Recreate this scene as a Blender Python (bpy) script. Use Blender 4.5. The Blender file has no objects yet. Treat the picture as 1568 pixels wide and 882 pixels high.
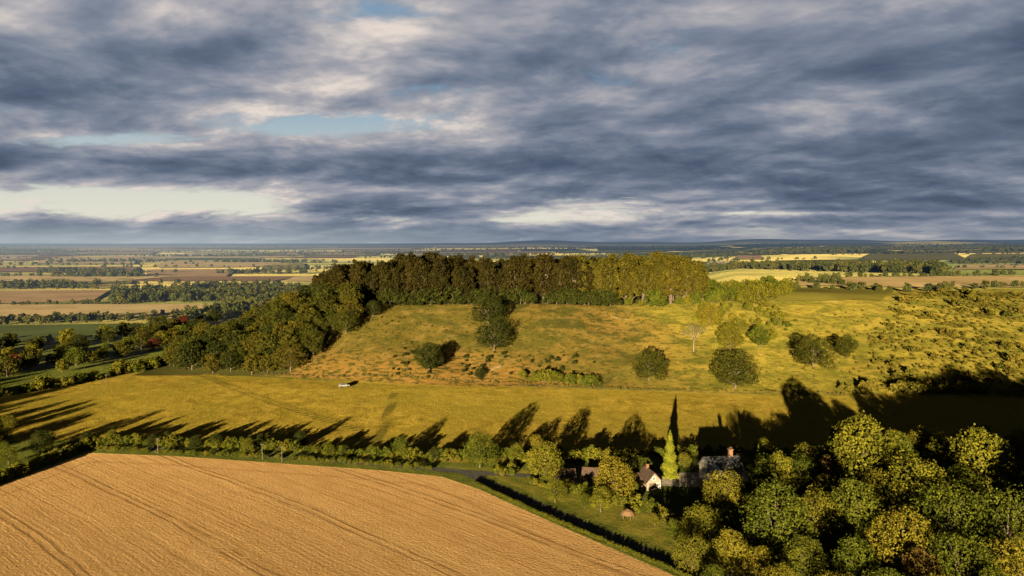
import bpy, math, numpy as np
from mathutils import Vector
R = np.random.default_rng(7)
scene = bpy.context.scene
SUN_EL, SUN_S = 6.6, 15.0
SUN_D = np.array([0.25, 0.968])

# ------------------------------------------------------------------ node helper
class NT:
    def __init__(s, nt): s.nt = nt; s.n = nt.nodes; s.l = nt.links
    def put(s, sock, v):
        if v is None: return
        if isinstance(v, bpy.types.NodeSocket): s.l.new(v, sock)
        else:
            if isinstance(v, (tuple, list)) and len(v) == 3 and sock.type == 'RGBA': v = (*v, 1)
            sock.default_value = v
    def m(s, op, a, b=None, c=None, clamp=False):
        n = s.n.new('ShaderNodeMath'); n.operation = op; n.use_clamp = clamp
        s.put(n.inputs[0], a); s.put(n.inputs[1], b); s.put(n.inputs[2], c); return n.outputs[0]
    def sm(s, v, a, b, o0=0., o1=1.):
        n = s.n.new('ShaderNodeMapRange'); n.interpolation_type = 'SMOOTHSTEP'
        s.put(n.inputs[0], v); s.put(n.inputs[1], a); s.put(n.inputs[2], b); s.put(n.inputs[3], o0); s.put(n.inputs[4], o1); return n.outputs[0]
    def mix(s, f, a, b):
        n = s.n.new('ShaderNodeMix'); n.data_type = 'RGBA'
        s.put(n.inputs[0], f); s.put(n.inputs[6], a); s.put(n.inputs[7], b); return n.outputs[2]
    def noise(s, vec, scale, detail=4, rough=.55, dist=0.):
        n = s.n.new('ShaderNodeTexNoise'); s.put(n.inputs['Vector'], vec)
        n.inputs['Scale'].default_value = scale; n.inputs['Detail'].default_value = detail
        n.inputs['Roughness'].default_value = rough; n.inputs['Distortion'].default_value = dist; return n.outputs['Fac']
    def xyz(s, x, y, z):
        n = s.n.new('ShaderNodeCombineXYZ'); s.put(n.inputs[0], x); s.put(n.inputs[1], y); s.put(n.inputs[2], z); return n.outputs[0]
    def sep(s, v):
        n = s.n.new('ShaderNodeSeparateXYZ'); s.l.new(v, n.inputs[0]); return n.outputs
    def attr(s, name, out='Fac'):
        n = s.n.new('ShaderNodeAttribute'); n.attribute_name = name; return n.outputs[out]
    def ramp(s, f, stops):
        n = s.n.new('ShaderNodeValToRGB'); e = n.color_ramp.elements
        while len(e) < len(stops): e.new(.5)
        for i, (p, c) in enumerate(stops): e[i].position = p; e[i].color = (*c, 1)
        s.put(n.inputs[0], f); return n.outputs[0]

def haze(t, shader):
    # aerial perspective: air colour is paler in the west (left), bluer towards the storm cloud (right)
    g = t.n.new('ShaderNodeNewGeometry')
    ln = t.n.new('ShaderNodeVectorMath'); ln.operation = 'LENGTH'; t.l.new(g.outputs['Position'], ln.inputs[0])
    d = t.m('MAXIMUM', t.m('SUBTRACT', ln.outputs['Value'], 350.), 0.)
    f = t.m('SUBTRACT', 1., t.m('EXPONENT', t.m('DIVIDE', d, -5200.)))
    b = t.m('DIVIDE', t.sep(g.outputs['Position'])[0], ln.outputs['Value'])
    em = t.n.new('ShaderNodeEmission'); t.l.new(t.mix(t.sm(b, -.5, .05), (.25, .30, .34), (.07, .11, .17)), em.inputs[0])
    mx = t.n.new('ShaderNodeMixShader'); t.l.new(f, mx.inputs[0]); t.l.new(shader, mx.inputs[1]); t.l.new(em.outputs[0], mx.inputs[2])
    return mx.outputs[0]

def new_mat(name):
    m = bpy.data.materials.new(name); m.use_nodes = True; t = NT(m.node_tree); t.n.clear()
    out = t.n.new('ShaderNodeOutputMaterial'); return m, t, out

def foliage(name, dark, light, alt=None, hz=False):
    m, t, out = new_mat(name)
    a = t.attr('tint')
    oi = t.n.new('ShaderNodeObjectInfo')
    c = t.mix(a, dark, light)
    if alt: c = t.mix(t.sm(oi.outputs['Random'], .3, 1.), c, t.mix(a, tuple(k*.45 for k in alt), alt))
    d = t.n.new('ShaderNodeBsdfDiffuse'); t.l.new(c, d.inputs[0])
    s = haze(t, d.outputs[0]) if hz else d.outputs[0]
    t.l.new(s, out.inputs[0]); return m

def surf(name, c1, c2, scale=3., rough=.8, bump=.3, brick=None):
    m, t, out = new_mat(name)
    tc = t.n.new('ShaderNodeTexCoord')
    n = t.noise(tc.outputs['Object'], scale, 6, .65)
    c = t.mix(t.sm(n, .3, .7), c1, c2)
    if brick:
        b = t.n.new('ShaderNodeTexBrick'); b.inputs['Scale'].default_value = brick
        o = t.sep(tc.outputs['Object']); t.l.new(t.xyz(t.m('ADD', o[0], o[1]), o[2], 0.), b.inputs['Vector'])
        b.inputs['Color1'].default_value = (1, 1, 1, 1); b.inputs['Color2'].default_value = (.65, .65, .65, 1); b.inputs['Mortar'].default_value = (.4, .4, .4, 1)
        mm = t.n.new('ShaderNodeMix'); mm.data_type = 'RGBA'; mm.blend_type = 'MULTIPLY'; mm.inputs[0].default_value = 1
        t.l.new(c, mm.inputs[6]); t.l.new(b.outputs[0], mm.inputs[7]); c = mm.outputs[2]
    p = t.n.new('ShaderNodeBsdfPrincipled'); t.l.new(c, p.inputs['Base Color']); p.inputs['Roughness'].default_value = rough
    bp = t.n.new('ShaderNodeBump'); bp.inputs['Strength'].default_value = bump; bp.inputs['Distance'].default_value = .05
    t.l.new(n, bp.inputs['Height']); t.l.new(bp.outputs[0], p.inputs['Normal'])
    t.l.new(p.outputs[0], out.inputs[0]); return m

# ------------------------------------------------------------------ terrain
def ss(v, a, b):
    t = np.clip((v-a)/(b-a), 0, 1); return t*t*(3-2*t)
def wob(x, y, f, s=0.):
    return (np.sin(x*f+s+1.7*np.sin(y*f*.7+s*2)) + np.sin(y*f*1.13+s*3+1.3*np.sin(x*f*.8-s)) + .5*np.sin((x+y)*f*2.1+s*5))/2.5
FX = [-170, -124, -86, -20, 40, 110, 200]; FY = [305, 292, 283, 273, 264, 256, 252]
def H(x, y):
    x = np.asarray(x, float); y = np.asarray(y, float)
    mead = np.clip(y-190, 0, 75)*.035*ss(x, -200, -120)
    foot = np.interp(x, FX, FY)+3*np.sin(x*.05)
    crest = np.interp(x, [-120, 60, 110, 170], [350, 352, 365, 400])
    u = np.clip((y-foot)/(crest-foot), 0, 1)
    bank = np.interp(x, [-100, 30], [1., .3])
    prof = (.45-.1*bank)*u+.53*ss(u, 0, 1.)+(.02+.1*bank)*ss(u, 0, .22)
    top = 28.0 + 1.5*wob(x, y, .012)
    side = ss(x, -172, -92)
    rx = x/np.maximum(y, 1)
    back = 1-ss(y, 440, 560)*(1-ss(rx, .18, .34))
    far = 1-ss(y, 800, 1300)*.8
    hill = prof*side*back*far*(top-mead*.8)
    slopez = 4*u*(1-u)
    hill = hill*(1+.03*wob(x, y, .06, 2)*side)+side*slopez*(1.5*wob(x, y*.6, .075, 5)+.7*wob(x, y, .19, 1)+.28*wob(x, y, .5, 2)-1.8*np.exp(-((x+20-(y-300)*.5)/9.)**2)-1.5*np.exp(-((x-120-(y-300)*.4)/12.)**2))
    rr = ss(rx, .12, .5)*ss(y, 1300, 2600)
    downs = rr*(30+16*wob(x, y, .0011, 3))*(1-ss(y, 9000, 14000)*.3)
    swell = ss(y, 2500, 6000)*(6+10*wob(x, y, .0007, 1)) * (1-rr)
    ridge = ss(rx, -.25, .1)*(ss(y, 9500, 14000)*75*(1+.25*np.sin(rx*17+1)+.15*np.sin(rx*41))+ss(rx, .2, .55)*ss(y, 4500, 6500)*16*(1+.6*np.sin(rx*23)))
    micro = .25*wob(x, y, .05, 4)*ss(y, 200, 260)
    return mead+hill+downs+swell+micro+ridge

CAMZ = 60.
def G(px, py):
    """Where a surveyed bearing from the drone (in 1568-px photo units) meets the terrain."""
    Ky = 1042.7+.066*(441-py); ys = np.concatenate([np.arange(50, 700, .5), np.arange(700, 9000, 5.)])
    xs = ys*(px-784)/Ky; z = CAMZ-ys*(py-372)/Ky
    hit = z <= H(xs, ys); k = np.argmax(hit) if hit.any() else len(ys)-1
    return float(xs[k]), float(ys[k])
def GP(l): return [G(*p) for p in l]

def sdf(P, X, Y):
    P = np.array(P, float); n = len(P); d = np.full(X.shape, 1e18); ins = np.zeros(X.shape, bool)
    for i in range(n):
        a = P[i]; b = P[(i+1) % n]; e = b-a; wx = X-a[0]; wy = Y-a[1]
        t = np.clip((wx*e[0]+wy*e[1])/(e@e+1e-9), 0, 1)
        d = np.minimum(d, (wx-e[0]*t)**2+(wy-e[1]*t)**2)
        c = ((a[1] > Y) != (b[1] > Y)) & (X < (b[0]-a[0])*(Y-a[1])/((b[1]-a[1]) if b[1] != a[1] else 1e-9)+a[0])
        ins ^= c
    d = np.sqrt(d); return np.where(ins, d, -d)
def dline(P, X, Y):
    P = np.array(P, float); d = np.full(X.shape, 1e18)
    for i in range(len(P)-1):
        a = P[i]; e = P[i+1]-a; wx = X-a[0]; wy = Y-a[1]
        t = np.clip((wx*e[0]+wy*e[1])/(e@e+1e-9), 0, 1)
        d = np.minimum(d, (wx-e[0]*t)**2+(wy-e[1]*t)**2)
    return np.sqrt(d)

wheat = [(-122, 192), (-95, 189), (-65, 183), (-35, 177), (-18, 172), (-8, 163), (8, 144), (30, 119), (52, 93), (90, 45), (-150, 45), (-136, 119), (-127, 166)]
meadow = [(-300, 200), (-130, 203), (-60, 193), (-15, 183), (20, 186), (60, 190), (260, 190), (300, 262), (110, 257), (40, 265), (-20, 274), (-86, 284), (-124, 293), (-163, 326), (-200, 262), (-300, 230)]
verge = [(-16, 180), (-2, 168), (16, 147), (38, 121), (62, 92), (72, 97), (48, 128), (24, 155), (2, 179)]
lane = [(-13, 176), (-4.5, 166), (11, 147.5), (33.5, 121), (57, 93), (92, 51)]
lane2 = [(-125, 198), (-60, 188), (-13, 176), (14, 171), (34, 170), (52, 168)]
gravel = [(32, 166), (38, 175), (62, 176), (60, 168), (45, 164)]
tracks = [GP([(600, 602), (590, 632), (570, 680)]), GP([(609, 602), (600, 632), (582, 680)]), GP([(265, 556), (340, 590), (420, 620), (545, 660)]), GP([(268, 552), (346, 586), (430, 616), (555, 656)])]

def axis(segs): return np.concatenate([np.arange(a, b, s) for a, b, s in segs])
gy = np.concatenate([axis([(-300, 90, 30), (90, 470, 1.7), (470, 1000, 6), (1000, 4000, 30)]), np.geomspace(4000, 60000, 90)])
gx = axis([(0, 230, 2), (230, 700, 7)]); gx = np.concatenate([gx, np.geomspace(700, 60000, 110)])
gx = np.concatenate([-gx[::-1][:-1], gx])
X, Y = np.meshgrid(gx, gy); Z = H(X, Y)
def mesh_np(name, V, F, matidx=None, tint=None, smooth=False):
    me = bpy.data.meshes.new(name); V = np.asarray(V, np.float32); F = np.asarray(F, np.int32); k = F.shape[1]
    me.vertices.add(len(V)); me.vertices.foreach_set('co', V.ravel())
    me.loops.add(F.size); me.loops.foreach_set('vertex_index', F.ravel())
    me.polygons.add(len(F)); me.polygons.foreach_set('loop_start', np.arange(0, F.size, k, dtype=np.int32))
    if matidx is not None: me.polygons.foreach_set('material_index', np.asarray(matidx, np.int32))
    me.update(calc_edges=True)
    me.polygons.foreach_set('use_smooth', np.full(len(F), smooth))
    if tint is not None:
        a = me.attributes.new('tint', 'FLOAT', 'POINT'); a.data.foreach_set('value', np.asarray(tint, np.float32))
    return me
ny, nx = X.shape; i = np.arange(ny*nx).reshape(ny, nx)
gme = mesh_np('ground', np.stack([X, Y, Z], -1).reshape(-1, 3), np.stack([i[:-1, :-1], i[:-1, 1:], i[1:, 1:], i[1:, :-1]], -1).reshape(-1, 4), smooth=True)
ground = bpy.data.objects.new('ground', gme); scene.collection.objects.link(ground)
def gattr(n, v):
    a = gme.attributes.new(n, 'FLOAT', 'POINT'); a.data.foreach_set('value', np.clip(v, -500, 500).astype(np.float32).ravel())
gattr('s_wheat', sdf(wheat, X, Y)); gattr('s_mead', sdf(meadow, X, Y)); gattr('s_verge', sdf(verge, X, Y))
gattr('s_lane', np.minimum(dline(lane, X, Y), dline(lane2, X, Y))); gattr('s_gravel', sdf(gravel, X, Y))
gattr('s_track', np.min([dline(t, X, Y) for t in tracks], 0))
gattr('s_hill', np.minimum(np.minimum(Y-np.interp(X, FX, FY)-3*np.sin(X*.05), 455-Y), X+170))
flank = [(-170, 300), (-118, 290), (-95, 290), (-82, 330), (-75, 352), (-110, 440), (-190, 440)]
gattr('s_wood', np.maximum(sdf(flank, X, Y), sdf([(-115, 354), (88, 354), (110, 460), (-115, 460)], X, Y)))
gattr('s_cop', sdf([(40, 186), (300, 188), (300, 40), (110, 40), (58, 110), (30, 150)], X, Y))

# ground material
gm, t, out = new_mat('ground')
geo = t.n.new('ShaderNodeNewGeometry'); P = geo.outputs['Position']; px, py, pz = t.sep(P)
nS = t.noise(P, 1.6, 4, .7); nM = t.noise(P, .16, 5, .62, .4); nL = t.noise(P, .02, 3, .55); nXL = t.noise(P, .0022, 4, .6)
edge = t.m('MULTIPLY', t.m('SUBTRACT', nS, .5), 1.6)
edgeM = t.m('MULTIPLY', t.m('SUBTRACT', nM, .5), 6.)
col = t.mix(t.sm(t.m('ADD', t.m('MULTIPLY', nM, .5), t.m('MULTIPLY', nS, .5)), .35, .65), (.05, .065, .012), (.13, .14, .028))
col = t.mix(t.sm(py, 380, 600), col, t.mix(t.sm(nXL, .38, .6), (.11, .13, .04), (.40, .33, .11)))
col = t.mix(t.sm(py, 9000, 13000), col, (.05, .06, .04))
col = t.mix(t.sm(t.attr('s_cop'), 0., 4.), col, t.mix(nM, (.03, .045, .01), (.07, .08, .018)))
# meadow
mc = t.mix(t.sm(nM, .3, .7), (.155, .118, .016), (.30, .215, .034))
mc = t.mix(t.sm(nL, .4, .62), mc, t.mix(nS, (.155, .13, .017), (.24, .185, .028)))
mc = t.mix(t.m('MULTIPLY', t.sm(nS, .5, .66), .65), mc, (.072, .066, .012))
mc = t.mix(t.m('MULTIPLY', t.sm(nS, .38, .28), .6), mc, (.50, .38, .13))
tr = t.sm(t.m('ADD', t.attr('s_track'), t.m('MULTIPLY', edge, .35)), 1.1, .4)
mc = t.mix(t.m('MULTIPLY', tr, .65), mc, (.05, .05, .012))
col = t.mix(t.sm(t.m('ADD', t.attr('s_mead'), edge), -.3, .5), col, mc)
# hill
st = t.xyz(t.m('MULTIPLY', px, .6), t.m('MULTIPLY', py, .8), t.m('MULTIPLY', pz, 2.))
nT = t.noise(st, .085, 7, .70, .6); nT2 = t.noise(st, .5, 4, .68, .3)
hc = t.mix(t.sm(nT, .42, .56), (.036, .037, .009), (.13, .084, .020))
hc = t.mix(t.m('MULTIPLY', t.sm(nL, .42, .60), .65), hc, t.mix(t.sm(nT2, .35, .65), (.045, .047, .008), (.115, .092, .017)))
hc = t.mix(t.m('MULTIPLY', t.sm(nM, .52, .66), .55), hc, (.155, .106, .032))
hc = t.mix(t.m('MULTIPLY', t.sm(nM, .46, .36), .6), hc, (.034, .034, .009))
low = t.sm(t.m('ADD', pz, t.m('MULTIPLY', nM, 8.)), 20., 9.)
lft = t.sm(t.m('ADD', px, t.m('MULTIPLY', nL, 70.)), 100., 10.)
hc = t.mix(t.m('MULTIPLY', t.m('MULTIPLY', low, lft), t.sm(nT2, .58, .42)), hc, (.17, .098, .024))
rgt = t.sm(t.m('ADD', px, t.m('MULTIPLY', nL, 40.)), 60., 110.)
hc = t.mix(t.m('MULTIPLY', rgt, .75), hc, t.mix(t.sm(nT, .38, .62), (.088, .088, .012), (.21, .17, .026)))
hc = t.mix(t.m('MULTIPLY', t.sm(nT2, .51, .60), t.m('SUBTRACT', .8, t.m('MULTIPLY', rgt, .3))), hc, (.028, .029, .008))
hc = t.mix(t.m('MULTIPLY', t.sm(nS, .53, .66), .5), hc, (.03, .033, .008))
hc = t.mix(t.m('MULTIPLY', t.sm(nT, .66, .71), .4), hc, (.30, .25, .15))
col = t.mix(t.sm(t.m('ADD', t.attr('s_hill'), edgeM), -1., 1.5), col, hc)
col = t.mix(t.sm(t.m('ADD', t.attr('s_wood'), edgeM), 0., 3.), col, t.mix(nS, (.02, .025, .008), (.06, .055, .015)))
col = t.mix(t.sm(t.m('ADD', t.attr('s_verge'), edge), -.5, 1.), col, t.mix(t.sm(nM, .35, .65), (.10, .11, .018), (.19, .165, .03)))
# wheat stubble
wy = t.m('MULTIPLY', t.m('SUBTRACT', nL, .5), 5.)
u = t.m('ADD', t.m('ADD', t.m('MULTIPLY', px, .75), t.m('MULTIPLY', py, .66)), wy)
v = t.m('SUBTRACT', t.m('MULTIPLY', py, .75), t.m('MULTIPLY', px, .66))
u = t.m('ADD', u, t.m('MULTIPLY', t.m('MULTIPLY', v, v), .0006))
rowv = t.xyz(u, t.m('MULTIPLY', v, .02), 0.)
nR = t.noise(rowv, 1.3, 3, .6); nR2 = t.noise(rowv, .13, 3, .6)
wc = t.mix(t.sm(nR, .25, .75), (.39, .24, .098), (.52, .33, .14))
wc = t.mix(t.sm(nR2, .35, .65), wc, t.mix(nS, (.39, .235, .092), (.46, .285, .12)))
wc = t.mix(t.m('MULTIPLY', t.sm(nM, .4, .7), .4), wc, (.35, .20, .07))
wc = t.mix(t.m('MULTIPLY', t.sm(nS, .5, .7), .4), wc, (.28, .165, .063))
um = t.m('ABSOLUTE', t.m('SUBTRACT', t.m('FRACT', t.m('DIVIDE', u, 22.)), .5))
tl = t.sm(t.m('ABSOLUTE', t.m('SUBTRACT', um, .04)), .018, .004)
wc = t.mix(t.m('MULTIPLY', t.m('MULTIPLY', tl, .8), t.sm(nM, .25, .55)), wc, (.17, .10, .038))
u3 = t.m('ABSOLUTE', t.m('SUBTRACT', t.m('FRACT', t.m('DIVIDE', u, 3.1)), .5))
wc = t.mix(t.m('MULTIPLY', t.m('MULTIPLY', t.sm(u3, .12, .0), .42), t.sm(nR2, .3, .55)), wc, (.23, .135, .05))
hd = t.sm(t.m('ABSOLUTE', t.m('SUBTRACT', t.attr('s_wheat'), 7.)), .9, .2)
wc = t.mix(t.m('MULTIPLY', hd, .4), wc, (.24, .13, .045))
wm = t.sm(t.m('ADD', t.attr('s_wheat'), edge), -.2, .4)
col = t.mix(wm, col, wc)
col = t.mix(t.sm(t.m('ADD', t.attr('s_lane'), t.m('MULTIPLY', edge, .3)), 1.6, 1.3), col, t.mix(nS, (.05, .05, .05), (.085, .08, .07)))
col = t.mix(t.sm(t.m('ADD', t.attr('s_gravel'), edge), 0., .5), col, t.mix(nS, (.22, .19, .15), (.34, .3, .24)))
bs = t.n.new('ShaderNodeBsdfDiffuse'); t.l.new(col, bs.inputs[0]); bs.inputs['Roughness'].default_value = 1.
nw = t.m('SUBTRACT', 1., t.m('MULTIPLY', wm, .85))
bh = t.m('ADD', t.m('MULTIPLY', nS, t.m('SUBTRACT', .6, t.m('MULTIPLY', wm, .3))), t.m('MULTIPLY', t.m('MULTIPLY', nR, wm), .16))
bh = t.m('ADD', bh, t.m('MULTIPLY', t.m('MULTIPLY', nM, 1.2), nw))
bp = t.n.new('ShaderNodeBump'); bp.inputs['Strength'].default_value = .75; bp.inputs['Distance'].default_value = .7
t.l.new(bh, bp.inputs['Height']); t.l.new(bp.outputs[0], bs.inputs['Normal'])
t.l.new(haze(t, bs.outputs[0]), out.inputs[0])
gme.materials.append(gm)

# ------------------------------------------------------------------ distant fields (one draped mesh)
FV, FF, FC = [], [], []
def add_field(poly, c):
    a, b, cc, d = np.array(poly, float); n = 10
    S, T = np.meshgrid(np.linspace(0, 1, n), np.linspace(0, 1, n))
    pts = ((1-S)*(1-T))[..., None]*a+(S*(1-T))[..., None]*b+(S*T)[..., None]*cc+((1-S)*T)[..., None]*d
    p = pts.reshape(-1, 2); z = H(p[:, 0], p[:, 1])+.35+np.hypot(p[:, 0], p[:, 1])*.0009
    o = sum(len(v) for v in FV); FV.append(np.column_stack([p, z])); i = np.arange(n*n).reshape(n, n)+o
    FF.append(np.stack([i[:-1, :-1], i[:-1, 1:], i[1:, 1:], i[1:, :-1]], -1).reshape(-1, 4)); FC.append(np.tile(c, (n*n, 1)))
gold = (.92, .70, .34); tan = (.66, .46, .25); grn = (.16, .21, .06); olive = (.40, .36, .11); pale = (.92, .78, .48); brown = (.42, .26, .15)
fixed = [([(-160, 492), (185, 489), (372, 467), (-160, 468)], gold), ([(-160, 469), (140, 463), (168, 446), (-160, 447)], tan),
 ([(-160, 526), (130, 521), (260, 496), (-160, 502)], grn), ([(-60, 418), (215, 415), (205, 409), (-60, 411)], brown),
 ([(235, 411), (455, 409), (410, 399), (255, 400)], gold), ([(50, 405), (205, 405), (215, 395), (85, 394)], gold), ([(-90, 399), (40, 399), (60, 392), (-90, 392)], pale),
 ([(225, 425), (345, 425), (360, 413), (225, 414)], tan), ([(400, 414), (470, 413), (465, 404), (405, 405)], olive), ([(95, 383), (210, 383), (215, 379), (110, 379)], pale),
 ([(-200, 440), (-10, 440), (20, 428), (-200, 428)], olive), ([(40, 436), (200, 436), (205, 428), (60, 427)], olive), ([(250, 396), (400, 396), (395, 390), (270, 390)], pale),
 ([(530, 388), (640, 388), (630, 384), (540, 384)], tan), ([(420, 392), (560, 391), (550, 386), (430, 387)], gold), ([(120, 391), (230, 390), (240, 386), (140, 386)], tan)]
for pl, c in fixed: add_field(GP(pl), c)
for pl, c in [([(1168, 440), (1700, 447), (1700, 420), (1240, 427)], (.90, .66, .29)), ([(1150, 460), (1350, 462), (1370, 447), (1165, 440)], (.30, .27, .05)),
 ([(1460, 415), (1700, 414), (1700, 405), (1470, 407)], gold), ([(1180, 412), (1300, 412), (1330, 398), (1190, 400)], (.18, .20, .05)), ([(1310, 400), (1480, 398), (1460, 388), (1330, 390)], (.24, .23, .07)), ([(1060, 408), (1110, 410), (1120, 401), (1062, 402)], pale), ([(1120, 398), (1170, 398), (1165, 392), (1130, 392)], tan), ([(1480, 396), (1600, 395), (1600, 389), (1490, 390)], (.3, .27, .08))]:
    add_field(GP(pl), c)
pal = [gold, tan, gold, olive, pale, brown, grn, olive, (.2, .22, .07), gold]
for yy0, yy1, w in [(1050, 1250, 260), (2250, 2600, 420), (2650, 3050, 460), (3100, 3700, 600), (3800, 4500, 700), (4600, 5600, 900), (5700, 7000, 1200), (7100, 9000, 1500)]:
    x = -yy1*.95
    while x < yy1*.95:
        ww = w*R.uniform(.5, 1.4); sk = R.uniform(-.15, .15)*w
        if R.random() < .8 and not (yy1 < 1300 and x > -350):
            c = pal[R.integers(len(pal))]
            if x > -.05*yy0: c = [grn, (.13, .14, .05), (.2, .22, .07), (.24, .22, .08), (.1, .12, .05)][R.integers(5)]
            add_field([(x, yy0), (x+ww*.93, yy0+R.uniform(-.1, .1)*w*.3), (x+ww*.93+sk, yy1-(yy1-yy0)*R.uniform(.05, .3)), (x+sk, yy1-(yy1-yy0)*R.uniform(.05, .3))], c)
        x += ww
fme = mesh_np('distant_fields', np.concatenate(FV), np.concatenate(FF), smooth=True)
ca = fme.color_attributes.new('col', 'FLOAT_COLOR', 'POINT'); fc = np.concatenate(FC); ca.data.foreach_set('color', np.column_stack([fc, np.ones(len(fc))]).astype(np.float32).ravel())
fob = bpy.data.objects.new('distant_fields', fme); scene.collection.objects.link(fob)
m, t, out = new_mat('distant_fields'); g = t.n.new('ShaderNodeNewGeometry')
n1 = t.noise(g.outputs['Position'], .02, 6, .65); d = t.n.new('ShaderNodeBsdfDiffuse')
mm = t.n.new('ShaderNodeMix'); mm.data_type = 'RGBA'; mm.blend_type = 'MULTIPLY'; mm.inputs[0].default_value = 1
t.l.new(t.attr('col', 'Color'), mm.inputs[6]); t.l.new(t.mix(t.sm(n1, .3, .7), (.75, .72, .7), (1.05, 1.05, 1.05)), mm.inputs[7]); t.l.new(mm.outputs[2], d.inputs[0])
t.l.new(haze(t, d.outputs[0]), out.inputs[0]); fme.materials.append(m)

# ------------------------------------------------------------------ trees
def tube(p0, p1, r0, r1, k=6):
    p0 = np.array(p0, float); p1 = np.array(p1, float); d = p1-p0; d /= np.linalg.norm(d)+1e-9
    a = np.cross(d, [.3, .9, .1]); a /= np.linalg.norm(a); b = np.cross(d, a); th = np.arange(k)*2*np.pi/k
    c = np.cos(th)[:, None]*a+np.sin(th)[:, None]*b
    V = np.concatenate([p0+c*r0, p1+c*r1]); i = np.arange(k); j = (i+1) % k
    return V, np.stack([i, j, j+k, i+k], -1)
def assemble(name, leaves, tubes, mats):
    C, Nn, S, T = leaves; n = len(C)
    Nn = Nn/np.linalg.norm(Nn, axis=1, keepdims=True)
    a = np.cross(Nn, R.normal(size=(n, 3))); a /= np.linalg.norm(a, axis=1, keepdims=True); b = np.cross(Nn, a)
    a *= (S*R.uniform(.35, .6, n))[:, None]; b *= (S*R.uniform(.3, .5, n))[:, None]
    V = np.stack([C-a*.6-b, C+a-b*.4, C+a*.5+b, C-a+b*.5], 1).reshape(-1, 3); F = np.arange(4*n).reshape(n, 4)
    mi = [np.zeros(n, int)]; VV = [V]; FFl = [F]; o = 4*n; TT = [np.repeat(T, 4)]
    for tv, tf in tubes:
        VV.append(tv); FFl.append(tf+o); o += len(tv); mi.append(np.ones(len(tf), int)); TT.append(np.zeros(len(tv)))
    me = mesh_np(name, np.concatenate(VV), np.concatenate(FFl), np.concatenate(mi), np.concatenate(TT))
    for m in mats: me.materials.append(m)
    return me
def lobes_leaves(lc, lr, n, size, jit=.55):
    w = lr.mean(1)**2; L = R.choice(len(lc), n, p=w/w.sum())
    d = R.normal(size=(n, 3)); d /= np.linalg.norm(d, axis=1, keepdims=True)
    ph = R.uniform(0, 6, len(lc))
    q = 1+.18*np.sin(d[:, 0]*5+ph[L])*np.sin(d[:, 1]*4.3+ph[L]*2)+.14*np.sin(d[:, 2]*7+ph[L]*3)
    rr = R.uniform(.74, 1.05, n)*q; far = R.random(n) < .07; rr[far] *= R.uniform(1.02, 1.22, far.sum())
    C = lc[L]+d*lr[L]*rr[:, None]
    keep = np.ones(n, bool)
    for i in range(len(lc)):
        dd = np.linalg.norm((C-lc[i])/lr[i], axis=1); keep &= ~((dd < .7) & (L != i))
    hole = np.sin(C[:, 0]*1.9+ph[0])*np.sin(C[:, 1]*2.1+ph[0])*np.sin(C[:, 2]*2.3)
    keep &= ~((hole > .5) & (R.random(n) < .85))
    Nn = d+R.normal(size=(n, 3))*jit
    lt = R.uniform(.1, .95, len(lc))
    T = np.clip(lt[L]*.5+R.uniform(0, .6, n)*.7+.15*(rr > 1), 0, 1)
    return C[keep], Nn[keep], (R.uniform(.7, 1.3, n)*size)[keep], T[keep]
def broad(name, mats, h=12., w=10., cb=.2, nl=18, n=8000, size=.42, shape=1.0):
    lc, lr = [], []; ch = h*(1-cb)
    for i in range(nl):
        ga = i*2.4+R.uniform(-.4, .4); u = (i+.5)/nl
        zz = cb*h+ch*(.14+.74*u+R.uniform(-.05, .05)); env = np.sqrt(max(.02, 1-((u-.38)/.68)**2))**shape
        r = R.uniform(.12, .24)*min(w, ch)*1.05
        rad = (w*.5*env-r*.5)*R.uniform(.72, 1.14)
        lc.append([np.cos(ga)*rad, np.sin(ga)*rad, zz]); lr.append([r*R.uniform(.9, 1.2), r*R.uniform(.9, 1.2), r*R.uniform(.75, 1.)])
    lc.append([0, 0, cb*h+ch*.5]); lr.append([w*.3, w*.3, ch*.38])
    lc = np.array(lc); lr = np.array(lr)
    tb = [tube((0, 0, -1.), (R.normal()*.2, R.normal()*.2, h*.35), h*.028, h*.019, 8), tube((0, 0, h*.35), (0, 0, h*.8), h*.019, h*.005)]
    for c in lc[:-1:2]: tb.append(tube((0, 0, max(c[2]*.45, h*.12)), c, h*.012, h*.003, 5))
    return assemble(name, lobes_leaves(lc, lr, n, size), tb, mats)
def conifer(name, mats, h=12., w=4., n=6000, size=.3, dense=True, tiers=14):
    z = h*(.04+.96*(1-np.sqrt(R.random(n)))); th = R.uniform(0, 2*np.pi, n)
    env = w*.5*(1-z/h)**(.8 if dense else .9)
    tier = .5+.5*np.sin(z/h*tiers*2*np.pi+np.sin(th*3)*.8); arm = .5+.5*np.sin(th*7+np.floor(z/h*tiers)*2.1)
    amp = 1-(.22 if dense else .5)*(1-tier)-(.16 if dense else .3)*(1-arm)
    rr = env*amp*R.uniform(.75 if dense else .55, 1.12, n)+.05
    C = np.column_stack([np.cos(th)*rr, np.sin(th)*rr, z-(0 if dense else .25)*rr*.6]); Nn = np.column_stack([np.cos(th), np.sin(th), np.full(n, .15)])+R.normal(size=(n, 3))*.4
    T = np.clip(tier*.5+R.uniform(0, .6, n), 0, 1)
    tb = [tube((0, 0, -1), (0, 0, h*.96), h*.02, h*.003)]
    for i in range(10):
        zz = h*(.1+.08*i); a = i*2.4; r = w*.45*(1-zz/h); tb.append(tube((0, 0, zz), (np.cos(a)*r, np.sin(a)*r, zz-.1*r), h*.005, h*.001, 4))
    return assemble(name, (C, Nn, R.uniform(.7, 1.3, n)*size, T), tb, mats)
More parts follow.
